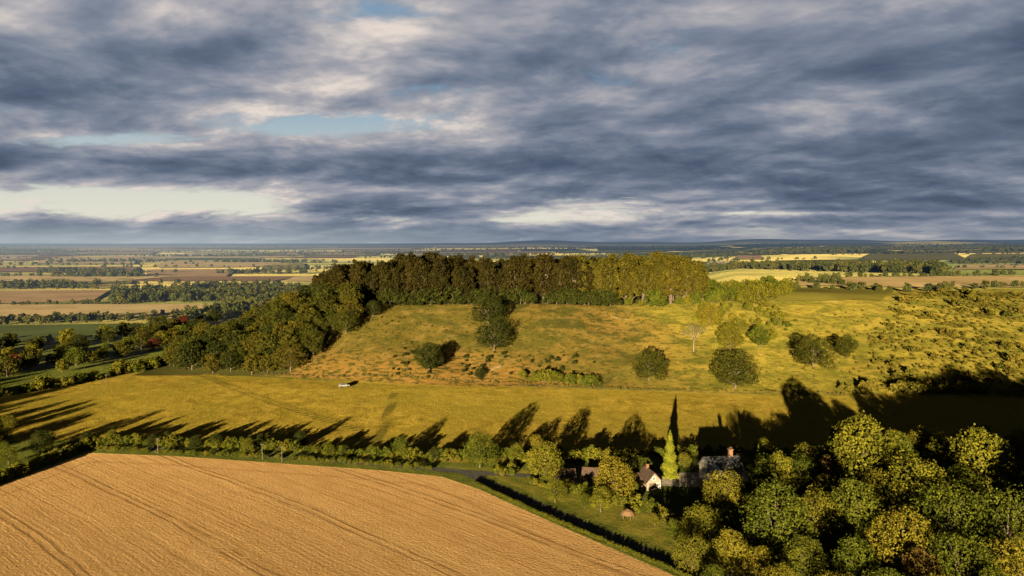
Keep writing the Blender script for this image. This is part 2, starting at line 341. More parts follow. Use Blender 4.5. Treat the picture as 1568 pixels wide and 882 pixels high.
def bare(name, mats, h=11., n=900):
    tb = []; C = []
    def br(p, d, l, r, k):
        q = p+d*l; tb.append(tube(p, q, r, r*.6, 5))
        if k == 0: C.append(q); return
        for _ in range(3 if k > 1 else 4):
            nd = d+R.normal(size=3)*.45+np.array([0, 0, .15]); nd /= np.linalg.norm(nd); br(q, nd, l*R.uniform(.55, .8), r*.55, k-1)
    br(np.array([0, 0, -.5]), np.array([0, 0, 1.]), h*.3, h*.018, 4); C = np.array(C)
    L = C[R.integers(len(C), size=n)]+R.normal(size=(n, 3))*.5
    return assemble(name, (L, R.normal(size=(n, 3)), R.uniform(.2, .4, n), R.random(n)), tb, mats)

bark = surf('bark', (.07, .05, .03), (.16, .12, .08), 6.)
barkp = surf('pale_bark', (.16, .13, .08), (.26, .22, .15), 6.)
polew = surf('weathered_pole', (.07, .055, .04), (.13, .11, .08), 6.)
f_mid = foliage('leaves_green', (.022, .033, .006), (.105, .118, .013), (.155, .14, .016))
f_yel = foliage('leaves_yellow_green', (.04, .045, .007), (.185, .175, .017), (.20, .165, .019))
f_dark = foliage('leaves_dark', (.012, .018, .005), (.045, .050, .010))
f_hill = foliage('hill_leaves', (.019, .024, .005), (.070, .069, .010), (.095, .082, .012))
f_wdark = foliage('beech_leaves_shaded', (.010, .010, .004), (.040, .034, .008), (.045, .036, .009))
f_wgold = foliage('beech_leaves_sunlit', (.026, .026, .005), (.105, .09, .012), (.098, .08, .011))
f_bronze = foliage('leaves_bronze', (.08, .05, .012), (.18, .125, .03))
f_red = foliage('leaves_copper', (.04, .012, .008), (.10, .03, .015))
f_cyp = foliage('cypress_leaves', (.06, .072, .008), (.18, .185, .018))
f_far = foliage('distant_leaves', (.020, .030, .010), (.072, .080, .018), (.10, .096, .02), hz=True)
f_scrub = foliage('scrub_leaves', (.055, .054, .009), (.145, .125, .018), (.17, .135, .022))
def var(me, mat, suffix):
    c = me.copy(); c.name = me.name+suffix; c.materials[0] = mat; return c
B = [broad('broadleaf', [f_mid, bark], 12, w, .12, nl, 10500, .36) for w, nl in ((10.5, 30), (9, 26), (11.5, 38), (8, 26))]
Bsh = {k: [var(b, m_, k) for b in B] for k, m_ in dict(yel=f_yel, dark=f_dark, bronze=f_bronze, hill=f_hill).items()}; Bsh['mid'] = B
BL = [broad('hill_broadleaf', [f_hill, bark], 12, w, .1, nl, 2600, .68) for w, nl in ((10.5, 18), (9, 14))]; BLd = [var(b, f_dark, 'd') for b in BL]; BLm = [var(b, f_mid, 'm') for b in BL]; BLy = [var(b, f_yel, 'y') for b in BL]; BLr = [var(b, f_red, 'r') for b in BL]
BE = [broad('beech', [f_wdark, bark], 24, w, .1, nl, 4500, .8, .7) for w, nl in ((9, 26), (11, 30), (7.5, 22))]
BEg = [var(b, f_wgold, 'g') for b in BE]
BU = [broad('bush', [f_mid, bark], 4, w, .02, nl, 1300, .38) for w, nl in ((4.5, 10), (5.5, 12), (4, 8))]
BUy = [var(b, f_yel, 'y') for b in BU]; BUd = [var(b, f_dark, 'd') for b in BU]
BT = [broad('scrub', [f_scrub, bark], 4, w, .0, nl, 420, .75) for w, nl in ((5.5, 8), (6.5, 10), (4.5, 6))]+[broad('scrub_green', [f_hill, bark], 4, 5.5, .0, 8, 420, .75)]
FA = [broad('far_tree', [f_far, bark], 11, w, .0, 8, 380, 1.7) for w in (10, 13, 8)]
CYP = conifer('cypress', [f_cyp, bark], 12, 4.8, 7000, .34, True, 5)
FIR = conifer('fir', [f_mid, bark], 12, 6.5, 6000, .38, False, 12)
COL = broad('columnar', [f_bronze, bark], 12, 4.5, .03, 14, 6000, .35)
BARE = bare('bare', [foliage('sparse_leaves', (.10, .09, .03), (.18, .16, .05)), barkp])

def place(me, name, x, y, h, base_h, rot=None, wsc=1., dz=0.):
    o = bpy.data.objects.new(name, me); scene.collection.objects.link(o)
    s = h/base_h; o.scale = (s*wsc, s*wsc, s); o.location = (x, y, float(H(x, y))+dz); o.rotation_euler = (0, 0, R.uniform(0, 6.28) if rot is None else rot); return o

_groups = {}
def gn_for(key, meshes):
    if key in _groups: return _groups[key]
    coll = bpy.data.collections.new(key+'_models')
    for i, me in enumerate(meshes):
        o = bpy.data.objects.new(f'{key}_model_{i}', me); coll.objects.link(o)
    ng = bpy.data.node_groups.new(key, 'GeometryNodeTree')
    ng.interface.new_socket('Geometry', in_out='INPUT', socket_type='NodeSocketGeometry'); ng.interface.new_socket('Geometry', in_out='OUTPUT', socket_type='NodeSocketGeometry')
    n = ng.nodes; l = ng.links; gi = n.new('NodeGroupInput'); go = n.new('NodeGroupOutput'); ip = n.new('GeometryNodeInstanceOnPoints')
    ci = n.new('GeometryNodeCollectionInfo'); ci.inputs['Collection'].default_value = coll; ci.inputs['Separate Children'].default_value = True; ci.inputs['Reset Children'].default_value = True
    def na(nm, ty):
        a = n.new('GeometryNodeInputNamedAttribute'); a.data_type = ty; a.inputs['Name'].default_value = nm; return [o for o in a.outputs if o.enabled and o.name == 'Attribute'][0]
    l.new(gi.outputs[0], ip.inputs['Points']); l.new(ci.outputs[0], ip.inputs['Instance']); ip.inputs['Pick Instance'].default_value = True
    l.new(na('idx', 'INT'), ip.inputs['Instance Index']); l.new(na('rot', 'FLOAT_VECTOR'), ip.inputs['Rotation']); l.new(na('scl', 'FLOAT_VECTOR'), ip.inputs['Scale'])
    l.new(ip.outputs[0], go.inputs[0]); _groups[key] = ng; return ng
def scatter(name, key, meshes, pts, s, wide=None, dz=0.):
    pts = np.asarray(pts, float); n = len(pts)
    if n == 0: return
    s = np.broadcast_to(s, n).astype(float); wide = np.broadcast_to(1. if wide is None else wide, n)
    me = bpy.data.meshes.new(name); me.vertices.add(n); z = H(pts[:, 0], pts[:, 1])+dz
    me.vertices.foreach_set('co', np.column_stack([pts, z]).astype(np.float32).ravel())
    a = me.attributes.new('idx', 'INT', 'POINT'); a.data.foreach_set('value', R.integers(0, len(meshes), n).astype(np.int32))
    a = me.attributes.new('rot', 'FLOAT_VECTOR', 'POINT'); a.data.foreach_set('vector', np.column_stack([np.zeros(n), np.zeros(n), R.uniform(0, 6.28, n)]).astype(np.float32).ravel())
    a = me.attributes.new('scl', 'FLOAT_VECTOR', 'POINT'); a.data.foreach_set('vector', np.column_stack([s*wide, s*wide, s]).astype(np.float32).ravel())
    o = bpy.data.objects.new(name, me); scene.collection.objects.link(o)
    md = o.modifiers.new('scatter', 'NODES'); md.node_group = gn_for(key, meshes); return o
def fill(poly, spacing, jit=.45):
    P = np.array(poly); x0, y0 = P.min(0); x1, y1 = P.max(0)
    a, b = np.meshgrid(np.arange(x0, x1, spacing), np.arange(y0, y1, spacing*.9)); a = a+(np.arange(a.shape[0]) % 2)[:, None]*spacing*.5
    a = a.ravel()+R.uniform(-jit, jit, a.size)*spacing; b = b.ravel()+R.uniform(-jit, jit, b.size)*spacing
    k = sdf(poly, a, b) > 0; return np.column_stack([a[k], b[k]])
def along(line, step, jit):
    L = np.array(line, float); seg = np.linalg.norm(np.diff(L, axis=0), axis=1); cum = np.concatenate([[0], np.cumsum(seg)])
    tt = np.arange(0, cum[-1], step); tt = tt+R.uniform(-.4, .4, len(tt))*step
    return np.column_stack([np.interp(tt, cum, L[:, 0]), np.interp(tt, cum, L[:, 1])])+R.normal(size=(len(tt), 2))*jit
U = lambda a, b, p: R.uniform(a, b, len(p))

# hilltop beech wood
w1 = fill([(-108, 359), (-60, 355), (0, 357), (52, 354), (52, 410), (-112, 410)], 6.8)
dk = w1[:, 0] < 36+R.normal(size=len(w1))*12  # left part takes the darker leaves: cloud shadow put into their colour
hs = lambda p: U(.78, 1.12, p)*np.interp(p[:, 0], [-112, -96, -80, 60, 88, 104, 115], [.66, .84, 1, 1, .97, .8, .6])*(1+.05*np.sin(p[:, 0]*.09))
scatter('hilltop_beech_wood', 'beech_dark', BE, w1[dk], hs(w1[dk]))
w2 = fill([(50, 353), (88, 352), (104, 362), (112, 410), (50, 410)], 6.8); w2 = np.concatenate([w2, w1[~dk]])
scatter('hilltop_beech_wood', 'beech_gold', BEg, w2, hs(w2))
e1 = along([(-106, 356), (-40, 354), (52, 353)], 2.8, 1.3); scatter('wood_understorey', 'bush_dark', BUd, e1, U(.7, 2.4, e1))
e2 = along([(52, 352), (90, 351), (112, 362)], 5, 2.); scatter('wood_understorey', 'bush_mid', BU, e2, U(.7, 2.2, e2))
fl = fill([(-165, 322), (-142, 298), (-122, 292), (-98, 292), (-90, 312), (-74, 330), (-80, 352), (-110, 356), (-118, 410), (-190, 410)], 6.3)
scatter('hillside_woodland', 'hillbroad_mixed', BL+BLd[:1], fl, U(.45, 1.1, fl))
cr = fill([(100, 358), (140, 366), (160, 392), (165, 410), (108, 410)], 8.)
scatter('crest_trees', 'hillbroad_yel', BLy[:1]+BLm, cr, U(.4, 1.0, cr))
# scrub on right slope
sc = fill(GP([(1345, 596), (1650, 600), (1650, 455), (1440, 446), (1365, 470), (1330, 520)]), 2.7)
sc = sc[(R.random(len(sc)) < .5+.45*wob(sc[:, 0], sc[:, 1], .12, 1)+.1)]
bigs = R.random(len(sc)) < .04
scatter('hillside_scrub', 'scrub', BT[:3]+BT[:3]+BT[3:], sc, np.where(bigs, U(.5, 1.1, sc), U(.12, .36, sc)))
sc = fill(GP([(1230, 560), (1350, 590), (1350, 470), (1260, 480)]), 4.5); sc = sc[R.random(len(sc)) < .3]
scatter('hillside_scrub', 'scrub', BT, sc, U(.08, .3, sc))
sc = fill(GP([(1060, 520), (1180, 530), (1230, 500), (1200, 470), (1060, 470)]), 8.)
scatter('hillside_scrub', 'bush_mix', BU+BUy, sc, U(.2, 1.2, sc))
sc = fill(GP([(480, 560), (1330, 590), (1330, 480), (560, 480)]), 3.6); sc = sc[(wob(sc[:, 0], sc[:, 1], .09, 2)+R.normal(size=len(sc))*.4) > .35]
scatter('hillside_scrub', 'scrub', BT, sc, U(.05, .24, sc))
sc = fill(GP([(600, 580), (930, 590), (920, 545), (600, 525)]), 4.2); sc = sc[R.random(len(sc)) < .38]
scatter('hillside_scrub', 'bush_dark', BUd, sc, U(.12, .5, sc))
sc = along(GP([(1290, 598), (1400, 600), (1568, 606), (1700, 610)]), 3.2, 1.2); scatter('hill_foot_hedge', 'scrub', BT, sc, U(.4, 1.2, sc))
sc = along(GP([(800, 582), (915, 590)]), 2.6, .7); scatter('hill_foot_hedge', 'bush_mid', BU, sc, U(.6, 1.5, sc))
sc = along(GP([(350, 566), (470, 576), (560, 576), (700, 584), (800, 586), (1000, 598), (1290, 604)]), 1.1, .4); scatter('hill_foot_hedge', 'scrub', BT, sc, U(.08, .22, sc))
for (bx, by, hp, k, v) in [(748, 498, 46, 'dark', 0), (756, 536, 48, 'dark', 2), (657, 570, 46, 'dark', 1), (994, 582, 48, 'hill', 0), (1125, 595, 58, 'hill', 2), (1245, 562, 50, 'hill', 0), (1295, 547, 34, 'hill', 1), (1118, 535, 42, 'mid', 1), (1162, 532, 36, 'mid', 3), (572, 484, 24, 'dark', 0), (735, 580, 18, 'dark', 1), (480, 545, 40, 'hill', 1), (445, 568, 45, 'hill', 0), (530, 510, 36, 'hill', 2), (1085, 500, 34, 'yel', 0)]:
    x, y = G(bx, by); place(Bsh[k][v], 'hawthorn_tree', x, y, hp*y/1040, 12., wsc=1.15, dz=-.4)
x, y = G(1062, 538); place(BARE, 'ash_tree', x, y, 16, 11)

# hedgerows by the lane
hl = [(-124, 199), (-110, 198.5), (-60, 192.5), (-30, 187), (-16, 184)]
h1 = along(hl, 1.6, .7); scatter('lane_hedgerow', 'bush_mid', BU, h1, U(.4, .9, h1))
h1 = along(hl, 8., 2.); scatter('lane_hedgerow', 'broad_mixed', B+Bsh['dark'][:2], h1, U(.22, .5, h1))
h1 = along([(-126, 195.5), (-60, 186), (-20, 177)], 1.4, .3); scatter('field_margin_hedge', 'bush_mid', BU, h1, U(.22, .42, h1))
h1 = along([(-9.5, 167), (4.5, 149.5), (32, 118.5), (58, 86), (80, 58)], .4, .14); scatter('clipped_hedge', 'bush_mid', BU, h1, U(.16, .20, h1))
h1 = along([(-124, 196), (-129, 166), (-139, 120)], 1.5, .4); scatter('field_boundary_hedge', 'bush_mid', BU, h1, U(.5, .9, h1))
h1 = fill([(-130, 198), (-133, 180), (-220, 180), (-220, 215), (-160, 215)], 9.); scatter('field_corner_copse', 'broad_mixed', B+Bsh['dark'][:2], h1, U(.3, .55, h1))
h1 = fill([(-205, 190), (-330, 150), (-330, 250), (-215, 228)], 11.); scatter('field_corner_copse', 'broad_mixed', B+Bsh['dark'][:2], h1, U(.5, .95, h1))
h1 = along([(-163, 328), (-180, 300), (-200, 262), (-230, 235)], 3., 1.8); scatter('meadow_hedgerow', 'bush_mid', BU, h1, U(.7, 1.5, h1))

def crown(px, py, r, kind='mid', v=None, name='broadleaf_tree', wsc=1.):
    by = py+r*1.02; x, y = G(px, by); h = 2.15*r*y/1035
    v = R.integers(4) if v is None else v; place(Bsh[kind][v], name, x, y, h, 12., wsc=wsc)
for a in [(735, 690, 25, 'mid'), (790, 695, 15, 'mid'), (820, 680, 13, 'yel'), (835, 708, 27, 'yel'), (850, 752, 17, 'mid'), (940, 735, 30, 'yel'), (920, 765, 18, 'yel'), (983, 716, 15, 'mid'), (1048, 705, 10, 'yel'), (1108, 757, 30, 'yel'), (1070, 802, 24, 'yel'), (1030, 812, 16, 'mid'), (895, 768, 10, 'mid'), (970, 750, 12, 'mid'), (1002, 795, 9, 'mid'),
          (1195, 728, 30, 'yel'), (1225, 735, 26, 'mid'), (1320, 700, 54, 'yel'), (1185, 800, 52, 'mid'), (1255, 795, 36, 'mid'), (1310, 790, 48, 'mid'), (1400, 755, 46, 'yel'), (1500, 718, 52, 'yel'), (1440, 700, 32, 'mid'), (1375, 700, 30, 'mid'), (1562, 690, 28, 'yel'), (1450, 800, 48, 'mid'), (1540, 810, 50, 'mid'), (1380, 830, 46, 'yel'), (1120, 850, 34, 'yel'), (1060, 850, 26, 'mid'), (1160, 870, 30, 'yel'), (1230, 860, 34, 'mid'), (1310, 870, 42, 'mid'), (1470, 870, 46, 'mid'), (1560, 880, 46, 'yel'), (1410, 880, 34, 'bronze'), (1090, 890, 24, 'mid'), (1195, 905, 36, 'mid'), (1350, 915, 40, 'mid'), (1265, 755, 26, 'mid'), (1345, 755, 30, 'mid'), (1560, 745, 34, 'mid'), (1150, 775, 18, 'mid'), (1470, 745, 30, 'mid'), (1285, 920, 36, 'yel'), (1520, 915, 40, 'mid'), (1440, 925, 40, 'yel'), (1140, 925, 30, 'mid')]:
    crown(*a)
x, y = G(1025, 732); place(CYP, 'cypress_tree', x, y, 12.5, 12)
x, y = G(1160, 740); place(FIR, 'fir_tree', x, y, 10, 12)
x, y = G(1272, 735); place(FIR, 'fir_tree', x, y, 14, 12)
x, y = G(1262, 755); place(COL, 'columnar_beech_tree', x, y, 10, 12)
x, y = G(1300, 800); place(FIR, 'fir_tree', x, y, 13, 12)
for x, y in fill([(96, 108), (210, 100), (250, 185), (152, 183)], 9.):
    if x > .80*y+5: place(Bsh['mid'][R.integers(4)], 'broadleaf_tree', x, y, R.uniform(15, 21), 12.)
for x, y in [(84, 172), (92, 180), (101, 176), (110, 181), (120, 178), (129, 183), (139, 180)]: place(Bsh['mid'][R.integers(4)], 'broadleaf_tree', x, y, R.uniform(9.5, 12.5), 12.)
for x, y in [(60, 160), (70, 162), (76, 170), (66, 176)]: place(Bsh['mid'][R.integers(4)], 'broadleaf_tree', x, y, R.uniform(7.5, 9.5), 12.)
h1 = fill([(62, 172), (140, 178), (170, 110), (140, 85), (60, 90), (48, 128), (38, 145)], 5.5); h1 = h1[sdf([(40, 150), (66, 150), (66, 182), (40, 182)], h1[:, 0], h1[:, 1]) < 0]
scatter('garden_shrubs', 'bush_mix', BU+BUy, h1, U(.5, 1.2, h1))
h1 = along([(-6, 178), (10, 163), (26, 152), (44, 134), (56, 118)], 2.4, 1.3); scatter('garden_shrubs', 'bush_mix', BU+BUy, h1, U(.3, .9, h1))
h1 = fill([(2, 182), (30, 178), (34, 186), (0, 186)], 4.); scatter('garden_shrubs', 'bush_mix', BU+BUy, h1, U(.4, 1.1, h1))
h1 = along([(-14, 186), (20, 187.5), (60, 190), (120, 191), (200, 192)], 2.2, .5); scatter('meadow_edge_hedge', 'bush_mid', BU, h1, U(.4, .8, h1))

# distant masses on the plain
def far(name, poly, sp, s0=.6, s1=1.1):
    p = fill(GP(poly), sp); scatter(name, 'far', FA, p, R.uniform(s0, s1, len(p)))
mid = fill(GP([(-150, 600), (0, 590), (150, 560), (265, 540), (330, 520), (330, 490), (240, 500), (130, 530), (-150, 540)]), 11.)
mid = mid[R.random(len(mid)) < .5]
k = R.random(len(mid)) < .07
scatter('village_trees', 'broad_village', BL+BLm+BLd[:1], mid[~k], U(.35, .9, mid[~k])); scatter('village_copper_trees', 'broad_red', BLr, mid[k], U(.5, .8, mid[k]))
far('distant_woodland', [(230, 505), (340, 492), (460, 470), (460, 450), (380, 462), (330, 480)], 10)
far('distant_woodland', [(-150, 444), (170, 444), (175, 464), (380, 464), (460, 455), (460, 442), (350, 438), (200, 447), (100, 439), (-150, 440)], 16)
far('distant_woodland', [(170, 466), (400, 463), (400, 455), (170, 455)], 14)
far('distant_woodland', [(0, 498), (240, 492), (240, 488), (0, 491)], 10, .4, .7)
far('distant_woodland', [(1040, 425), (1460, 422), (1440, 411), (1050, 411)], 15, .7, 1.1)
far('distant_woodland', [(1460, 404), (1640, 402), (1640, 398), (1470, 399)], 16)
far('distant_woodland', [(1160, 390), (1330, 388), (1320, 384), (1180, 385)], 32, 1, 1.6)
far('distant_woodland', [(1500, 387), (1700, 386), (1700, 382), (1500, 383)], 32, 1, 1.6)
for l_, st in [([(0, 468), (200, 466)], 9), ([(-100, 493), (185, 490), (370, 468)], 9), ([(1240, 428), (1568, 421)], 9), ([(1165, 441), (1350, 448), (1568, 440)], 9), ([(0, 528), (130, 523), (260, 500)], 8), ([(1225, 432), (1355, 448)], 8)]:
    p = along(GP(l_), st, 1.5); scatter('distant_hedgerow', 'far', FA, p, U(.3, .6, p))
lines = []
for i in range(120):
    yy = 900*np.exp(R.uniform(0, 2.3)); xx = R.uniform(-.9, .9)*yy; L = R.uniform(.12, .4)*yy; an = R.normal()*.1 if R.random() < .8 else R.uniform(.8, 2.2)
    if xx > .1*yy and yy < 1300: continue
    lines.append(along([(xx, yy), (xx+L*np.cos(an), yy+L*np.sin(an))], 14+yy*.004, 2+yy*.002))
p = np.concatenate(lines); scatter('distant_hedgerow', 'far', FA, p, U(.35, .8, p)*(1+np.hypot(p[:, 0], p[:, 1])/14000))
blobs = []
for i in range(40):
    yy = 1100*np.exp(R.uniform(0, 2.2)); xx = R.uniform(-.9, .9)*yy
    if xx > .1*yy and yy < 1300: continue
    n = int(R.uniform(20, 90)); blobs.append(np.column_stack([xx+R.normal(size=n)*yy*.04, yy+R.normal(size=n)*yy*.006]))
p = np.concatenate(blobs); scatter('distant_woodland', 'far', FA, p, U(.6, 1.1, p)*(1+np.hypot(p[:, 0], p[:, 1])/14000))

# ------------------------------------------------------------------ built things
def mk(name, V, F, mat, parent=None):
    me = bpy.data.meshes.new(name); me.from_pydata([tuple(map(float, v)) for v in V], [], F); me.update(); me.materials.append(mat)
    o = bpy.data.objects.new(name, me); scene.collection.objects.link(o); o.parent = parent; return o
def box(name, x0, x1, y0, y1, z0, z1, mat, parent):
    V = [(x, y, z) for z in (z0, z1) for x, y in ((x0, y0), (x1, y0), (x1, y1), (x0, y1))]
    return mk(name, V, [(3, 2, 1, 0), (4, 5, 6, 7), (0, 1, 5, 4), (1, 2, 6, 5), (2, 3, 7, 6), (3, 0, 4, 7)], mat, parent)
def gable_walls(name, x0, x1, y0, y1, z0, z1, zr, axis_, mat, parent):
    V = [(x0, y0, z0), (x1, y0, z0), (x1, y1, z0), (x0, y1, z0), (x0, y0, z1), (x1, y0, z1), (x1, y1, z1), (x0, y1, z1)]
    if axis_ == 'x':
        ym = (y0+y1)/2; V += [(x0, ym, zr), (x1, ym, zr)]
        F = [(0, 1, 5, 4), (1, 2, 6, 9, 5), (2, 3, 7, 6), (3, 0, 4, 8, 7), (4, 5, 9, 8), (6, 7, 8, 9)]
    else:
        xm = (x0+x1)/2; V += [(xm, y0, zr), (xm, y1, zr)]
        F = [(0, 1, 5, 8, 4), (1, 2, 6, 5), (2, 3, 7, 9, 6), (3, 0, 4, 7), (5, 6, 9, 8), (7, 4, 8, 9)]
    return mk(name, V, F, mat, parent)
def roof(name, x0, x1, y0, y1, z1, zr, axis_, mat, parent, ov=.4, th=.18):
    V = []
    if axis_ == 'x':
        ym = (y0+y1)/2; k = (zr-z1)/(ym-y0); a, b = x0-ov, x1+ov
        for dz in (.05, .05+th):
            V += [(a, y0-ov, z1-k*ov+dz), (b, y0-ov, z1-k*ov+dz), (b, ym, zr+dz), (a, ym, zr+dz), (b, y1+ov, z1-k*ov+dz), (a, y1+ov, z1-k*ov+dz)]
    else:
        xm = (x0+x1)/2; k = (zr-z1)/(xm-x0); a, b = y0-ov, y1+ov
        for dz in (.05, .05+th):
            V += [(x0-ov, b, z1-k*ov+dz), (x0-ov, a, z1-k*ov+dz), (xm, a, zr+dz), (xm, b, zr+dz), (x1+ov, a, z1-k*ov+dz), (x1+ov, b, z1-k*ov+dz)]
    F = [(6, 7, 8, 9), (9, 8, 10, 11), (3, 2, 1, 0), (5, 4, 2, 3), (0, 1, 7, 6), (4, 5, 11, 10), (1, 2, 8, 7), (2, 4, 10, 8), (3, 0, 6, 9), (5, 3, 9, 11)]
    return mk(name, V, F, mat, parent)
brick = surf('brick', (.22, .10, .055), (.30, .16, .09), 2., brick=4.); render_w = surf('pale_render', (.20, .18, .14), (.28, .25, .20), 1.2)
slate = surf('slate', (.035, .04, .045), (.075, .08, .09), 1.5, .6, brick=3.); tile = surf('clay_tile', (.06, .04, .03), (.13, .075, .05), 1.5, brick=3.)
white = surf('white_paint', (.6, .6, .58), (.7, .7, .68), 2., .5, .05); wood = surf('timber', (.08, .055, .035), (.15, .10, .06), 5.)
m, t, out = new_mat('glass'); gp = t.n.new('ShaderNodeBsdfPrincipled'); gp.inputs['Base Color'].default_value = (.03, .04, .05, 1); gp.inputs['Roughness'].default_value = .1; t.l.new(gp.outputs[0], out.inputs[0]); glass = m
def win(par, x, y, z, w, h, face='y'):
    i = len(par.children)
    if face == 'y':
        box(f'window_frame_{i}', x-w/2-.08, x+w/2+.08, y-.06, y+.02, z-.08, z+h+.08, white, par)
        for s in (-1, 1): box(f'window_pane_{i}', x+s*w/4-w/4+.04, x+s*w/4+w/4-.04, y-.075, y-.05, z+.02, z+h-.02, glass, par)
    else:
        box(f'window_frame_{i}', x-.06, x+.02, y-w/2-.08, y+w/2+.08, z-.08, z+h+.08, white, par)
        for s in (-1, 1): box(f'window_pane_{i}', x-.075, x-.05, y+s*w/4-w/4+.04, y+s*w/4+w/4-.04, z+.02, z+h-.02, glass, par)
def empty(name, x, y, rot=0.):
    e = bpy.data.objects.new(name, None); scene.collection.objects.link(e); e.location = (x, y, float(H(x, y))); e.rotation_euler = (0, 0, rot); return e
hx, hy = G(1110, 745); e = empty('brick_house', hx, hy, .12)
gable_walls('walls', -4.2, 4.6, 0, 6, -1, 4., 6.6, 'x', render_w, e); roof('roof', -4.2, 4.6, 0, 6, 4., 6.6, 'x', slate, e)
gable_walls('wing_walls', -4.4, -1., -3.2, 2.8, -1, 3.7, 5.7, 'y', render_w, e); roof('wing_roof', -4.4, -1., -3.2, 2.8, 3.7, 5.7, 'y', slate, e, .35)
for cx in (2.6,):
    box('chimney', cx-.45, cx+.45, 2.55, 3.4, 5.4, 8.4, brick, e); box('chimney_cap', cx-.57, cx+.57, 2.43, 3.52, 8.4, 8.6, brick, e)
    for q in (-.22, .22): box('chimney_pot', cx+q-.13, cx+q+.13, 2.85, 3.11, 8.6, 9.1, tile, e)
for wx in (.2, 2., 3.7): win(e, wx, 0, 2.5, .9, 1.)
for wx in (.2, 3.7): win(e, wx, 0, .6, 1., 1.2)
box('door', 1.5, 2.4, -.07, .0, -.3, 1.8, wood, e); win(e, -2.7, -3.2, 2.3, 1.1, 1.1); win(e, -2.7, -3.2, .6, 1.4, 1.2); win(e, -4.4, -1, 2.3, 1., 1.1, 'x')
hx, hy = G(1001, 750); e = empty('stone_cottage', hx, hy, .25)
gable_walls('walls', -1.9, 1.9, 0, 5, -1, 2.2, 4.2, 'y', render_w, e); roof('roof', -1.9, 1.9, 0, 5, 2.2, 4.2, 'y', tile, e, .5)
gable_walls('side_walls', -4., -1.92, 2., 5.5, -1, 1.8, 3.1, 'x', brick, e); roof('side_roof', -4, -2.4, 2., 5.5, 1.8, 3.1, 'x', tile, e, .3)
box('garage_door', -1.2, .4, -.06, .02, -.5, 1.7, wood, e); win(e, 1.2, 0, .8, .7, .9); win(e, 0, 0, 2.5, .7, .7)
box('chimney', -.3, .3, 3.4, 4., 3.8, 5.3, brick, e)
for (a, b_, rt, nm) in [(905, 735, -.2, 'garden_shed'), (868, 737, .1, 'garden_shed'), (33, 566, .3, 'brick_house')]:
    hx, hy = G(a, b_); e = empty(nm, hx, hy, rt); k = .95 if 'house' in nm else .5
    gable_walls('walls', -4*k, 4*k, 0, 5*k, -1, 2.3*k*1.2, 4.4*k*1.2, 'x', brick if 'house' in nm else wood, e); roof('roof', -4*k, 4*k, 0, 5*k, 2.3*k*1.2, 4.4*k*1.2, 'x', tile, e)
    if 'house' in nm:
        for wx in (-2.4*k, 2.4*k): win(e, wx, 0, 1., 1., 1.)
        box('chimney', -3.5*k, -2.8*k, 2.1*k, 2.9*k, 4.2*k, 6.6*k, brick, e)
    box('door', -.5, .5, -.06, .02, -.2, 1., white if 'house' in nm else tile, e)
hx, hy = G(961, 793); e = empty('thatched_summerhouse', hx, hy)
n = 10; th = [i*2*math.pi/n for i in range(n)]; wood_th = surf('thatch', (.14, .08, .04), (.22, .13, .06), 6.)
mk('thatch_roof', [(1.6*math.cos(a), 1.6*math.sin(a), 1.0) for a in th]+[(.95*math.cos(a), .95*math.sin(a), 1.7) for a in th]+[(0, 0, 2.1)], [(i, (i+1) % n, n+(i+1) % n, n+i) for i in range(n)]+[(n+i, n+(i+1) % n, 2*n) for i in range(n)], wood_th, e)
for i in range(0, n, 2): V, F = tube((1.3*math.cos(th[i]), 1.3*math.sin(th[i]), -.3), (1.3*math.cos(th[i]), 1.3*math.sin(th[i]), 1.1), .08, .08); mk(f'post_{i}', V, F.tolist(), wood, e)
for a, b_ in [(242, 695), (402, 704), (432, 708), (163, 590)]:
    x, y = G(a, b_); e = empty('utility_pole', x, y); V, F = tube((0, 0, -.5), (0, 0, 4.6), .11, .08, 8); mk('pole', V, F.tolist(), polew, e)
    box('crossarm', -.5, .5, -.05, .05, 4.25, 4.35, polew, e)
    for q in (-.4, 0, .4): V, F = tube((q, 0, 4.35), (q, 0, 4.5), .04, .03, 6); mk('insulator', V, F.tolist(), polew, e)
fp = along(GP([(400, 573), (470, 577), (560, 577), (700, 585), (900, 596), (1100, 603), (1290, 606)]), 3., .05); e = bpy.data.objects.new('wire_fence', None); scene.collection.objects.link(e)
VV, FFl, o_ = [], [], 0
zf = H(fp[:, 0], fp[:, 1])
for i, (x, y) in enumerate(fp):
    V, F = tube((x, y, zf[i]-.3), (x, y, zf[i]+1.1), .05, .04, 5); VV.append(V); FFl.append(F+o_); o_ += len(V)
    if i:
        for hz_ in (.5, 1.0): V, F = tube((fp[i-1][0], fp[i-1][1], zf[i-1]+hz_), (x, y, zf[i]+hz_), .012, .012, 4); VV.append(V); FFl.append(F+o_); o_ += len(V)
mk('posts_and_wires', np.concatenate(VV), np.concatenate(FFl).tolist(), bark, e)
x, y = G(527, 592); e = empty('parked_car', x, y, .35); grey = surf('car_paint', (.20, .20, .20), (.25, .25, .25), 1., .35, .02)
prof = [(-2.1, .35), (-2.1, .85), (-1.9, .95), (-1.35, 1.45), (.35, 1.48), (.95, .98), (1.95, .82), (2.1, .6), (2.1, .35)]
def extr(name, pr, w, mat):
    k = len(pr); V = [(a, -w, b) for a, b in pr]+[(a, w, b) for a, b in pr]; mk(name, V, [tuple(range(k)), tuple(range(2*k-1, k-1, -1))]+[(i+k, (i+1) % k+k, (i+1) % k, i) for i in range(k)], mat, e)
extr('body', prof, .85, grey); extr('side_windows', [(-1.6, 1.0), (-1.25, 1.38), (.28, 1.4), (.75, 1.0)], .87, glass)
for q in (-1.3, 1.3):
    for w_ in (-.8, .8): V, F = tube((q, w_-.1, .33), (q, w_+.1, .33), .33, .33, 14); mk('wheel', V, F.tolist()+[tuple(range(14)), tuple(range(14, 28))], glass, e)

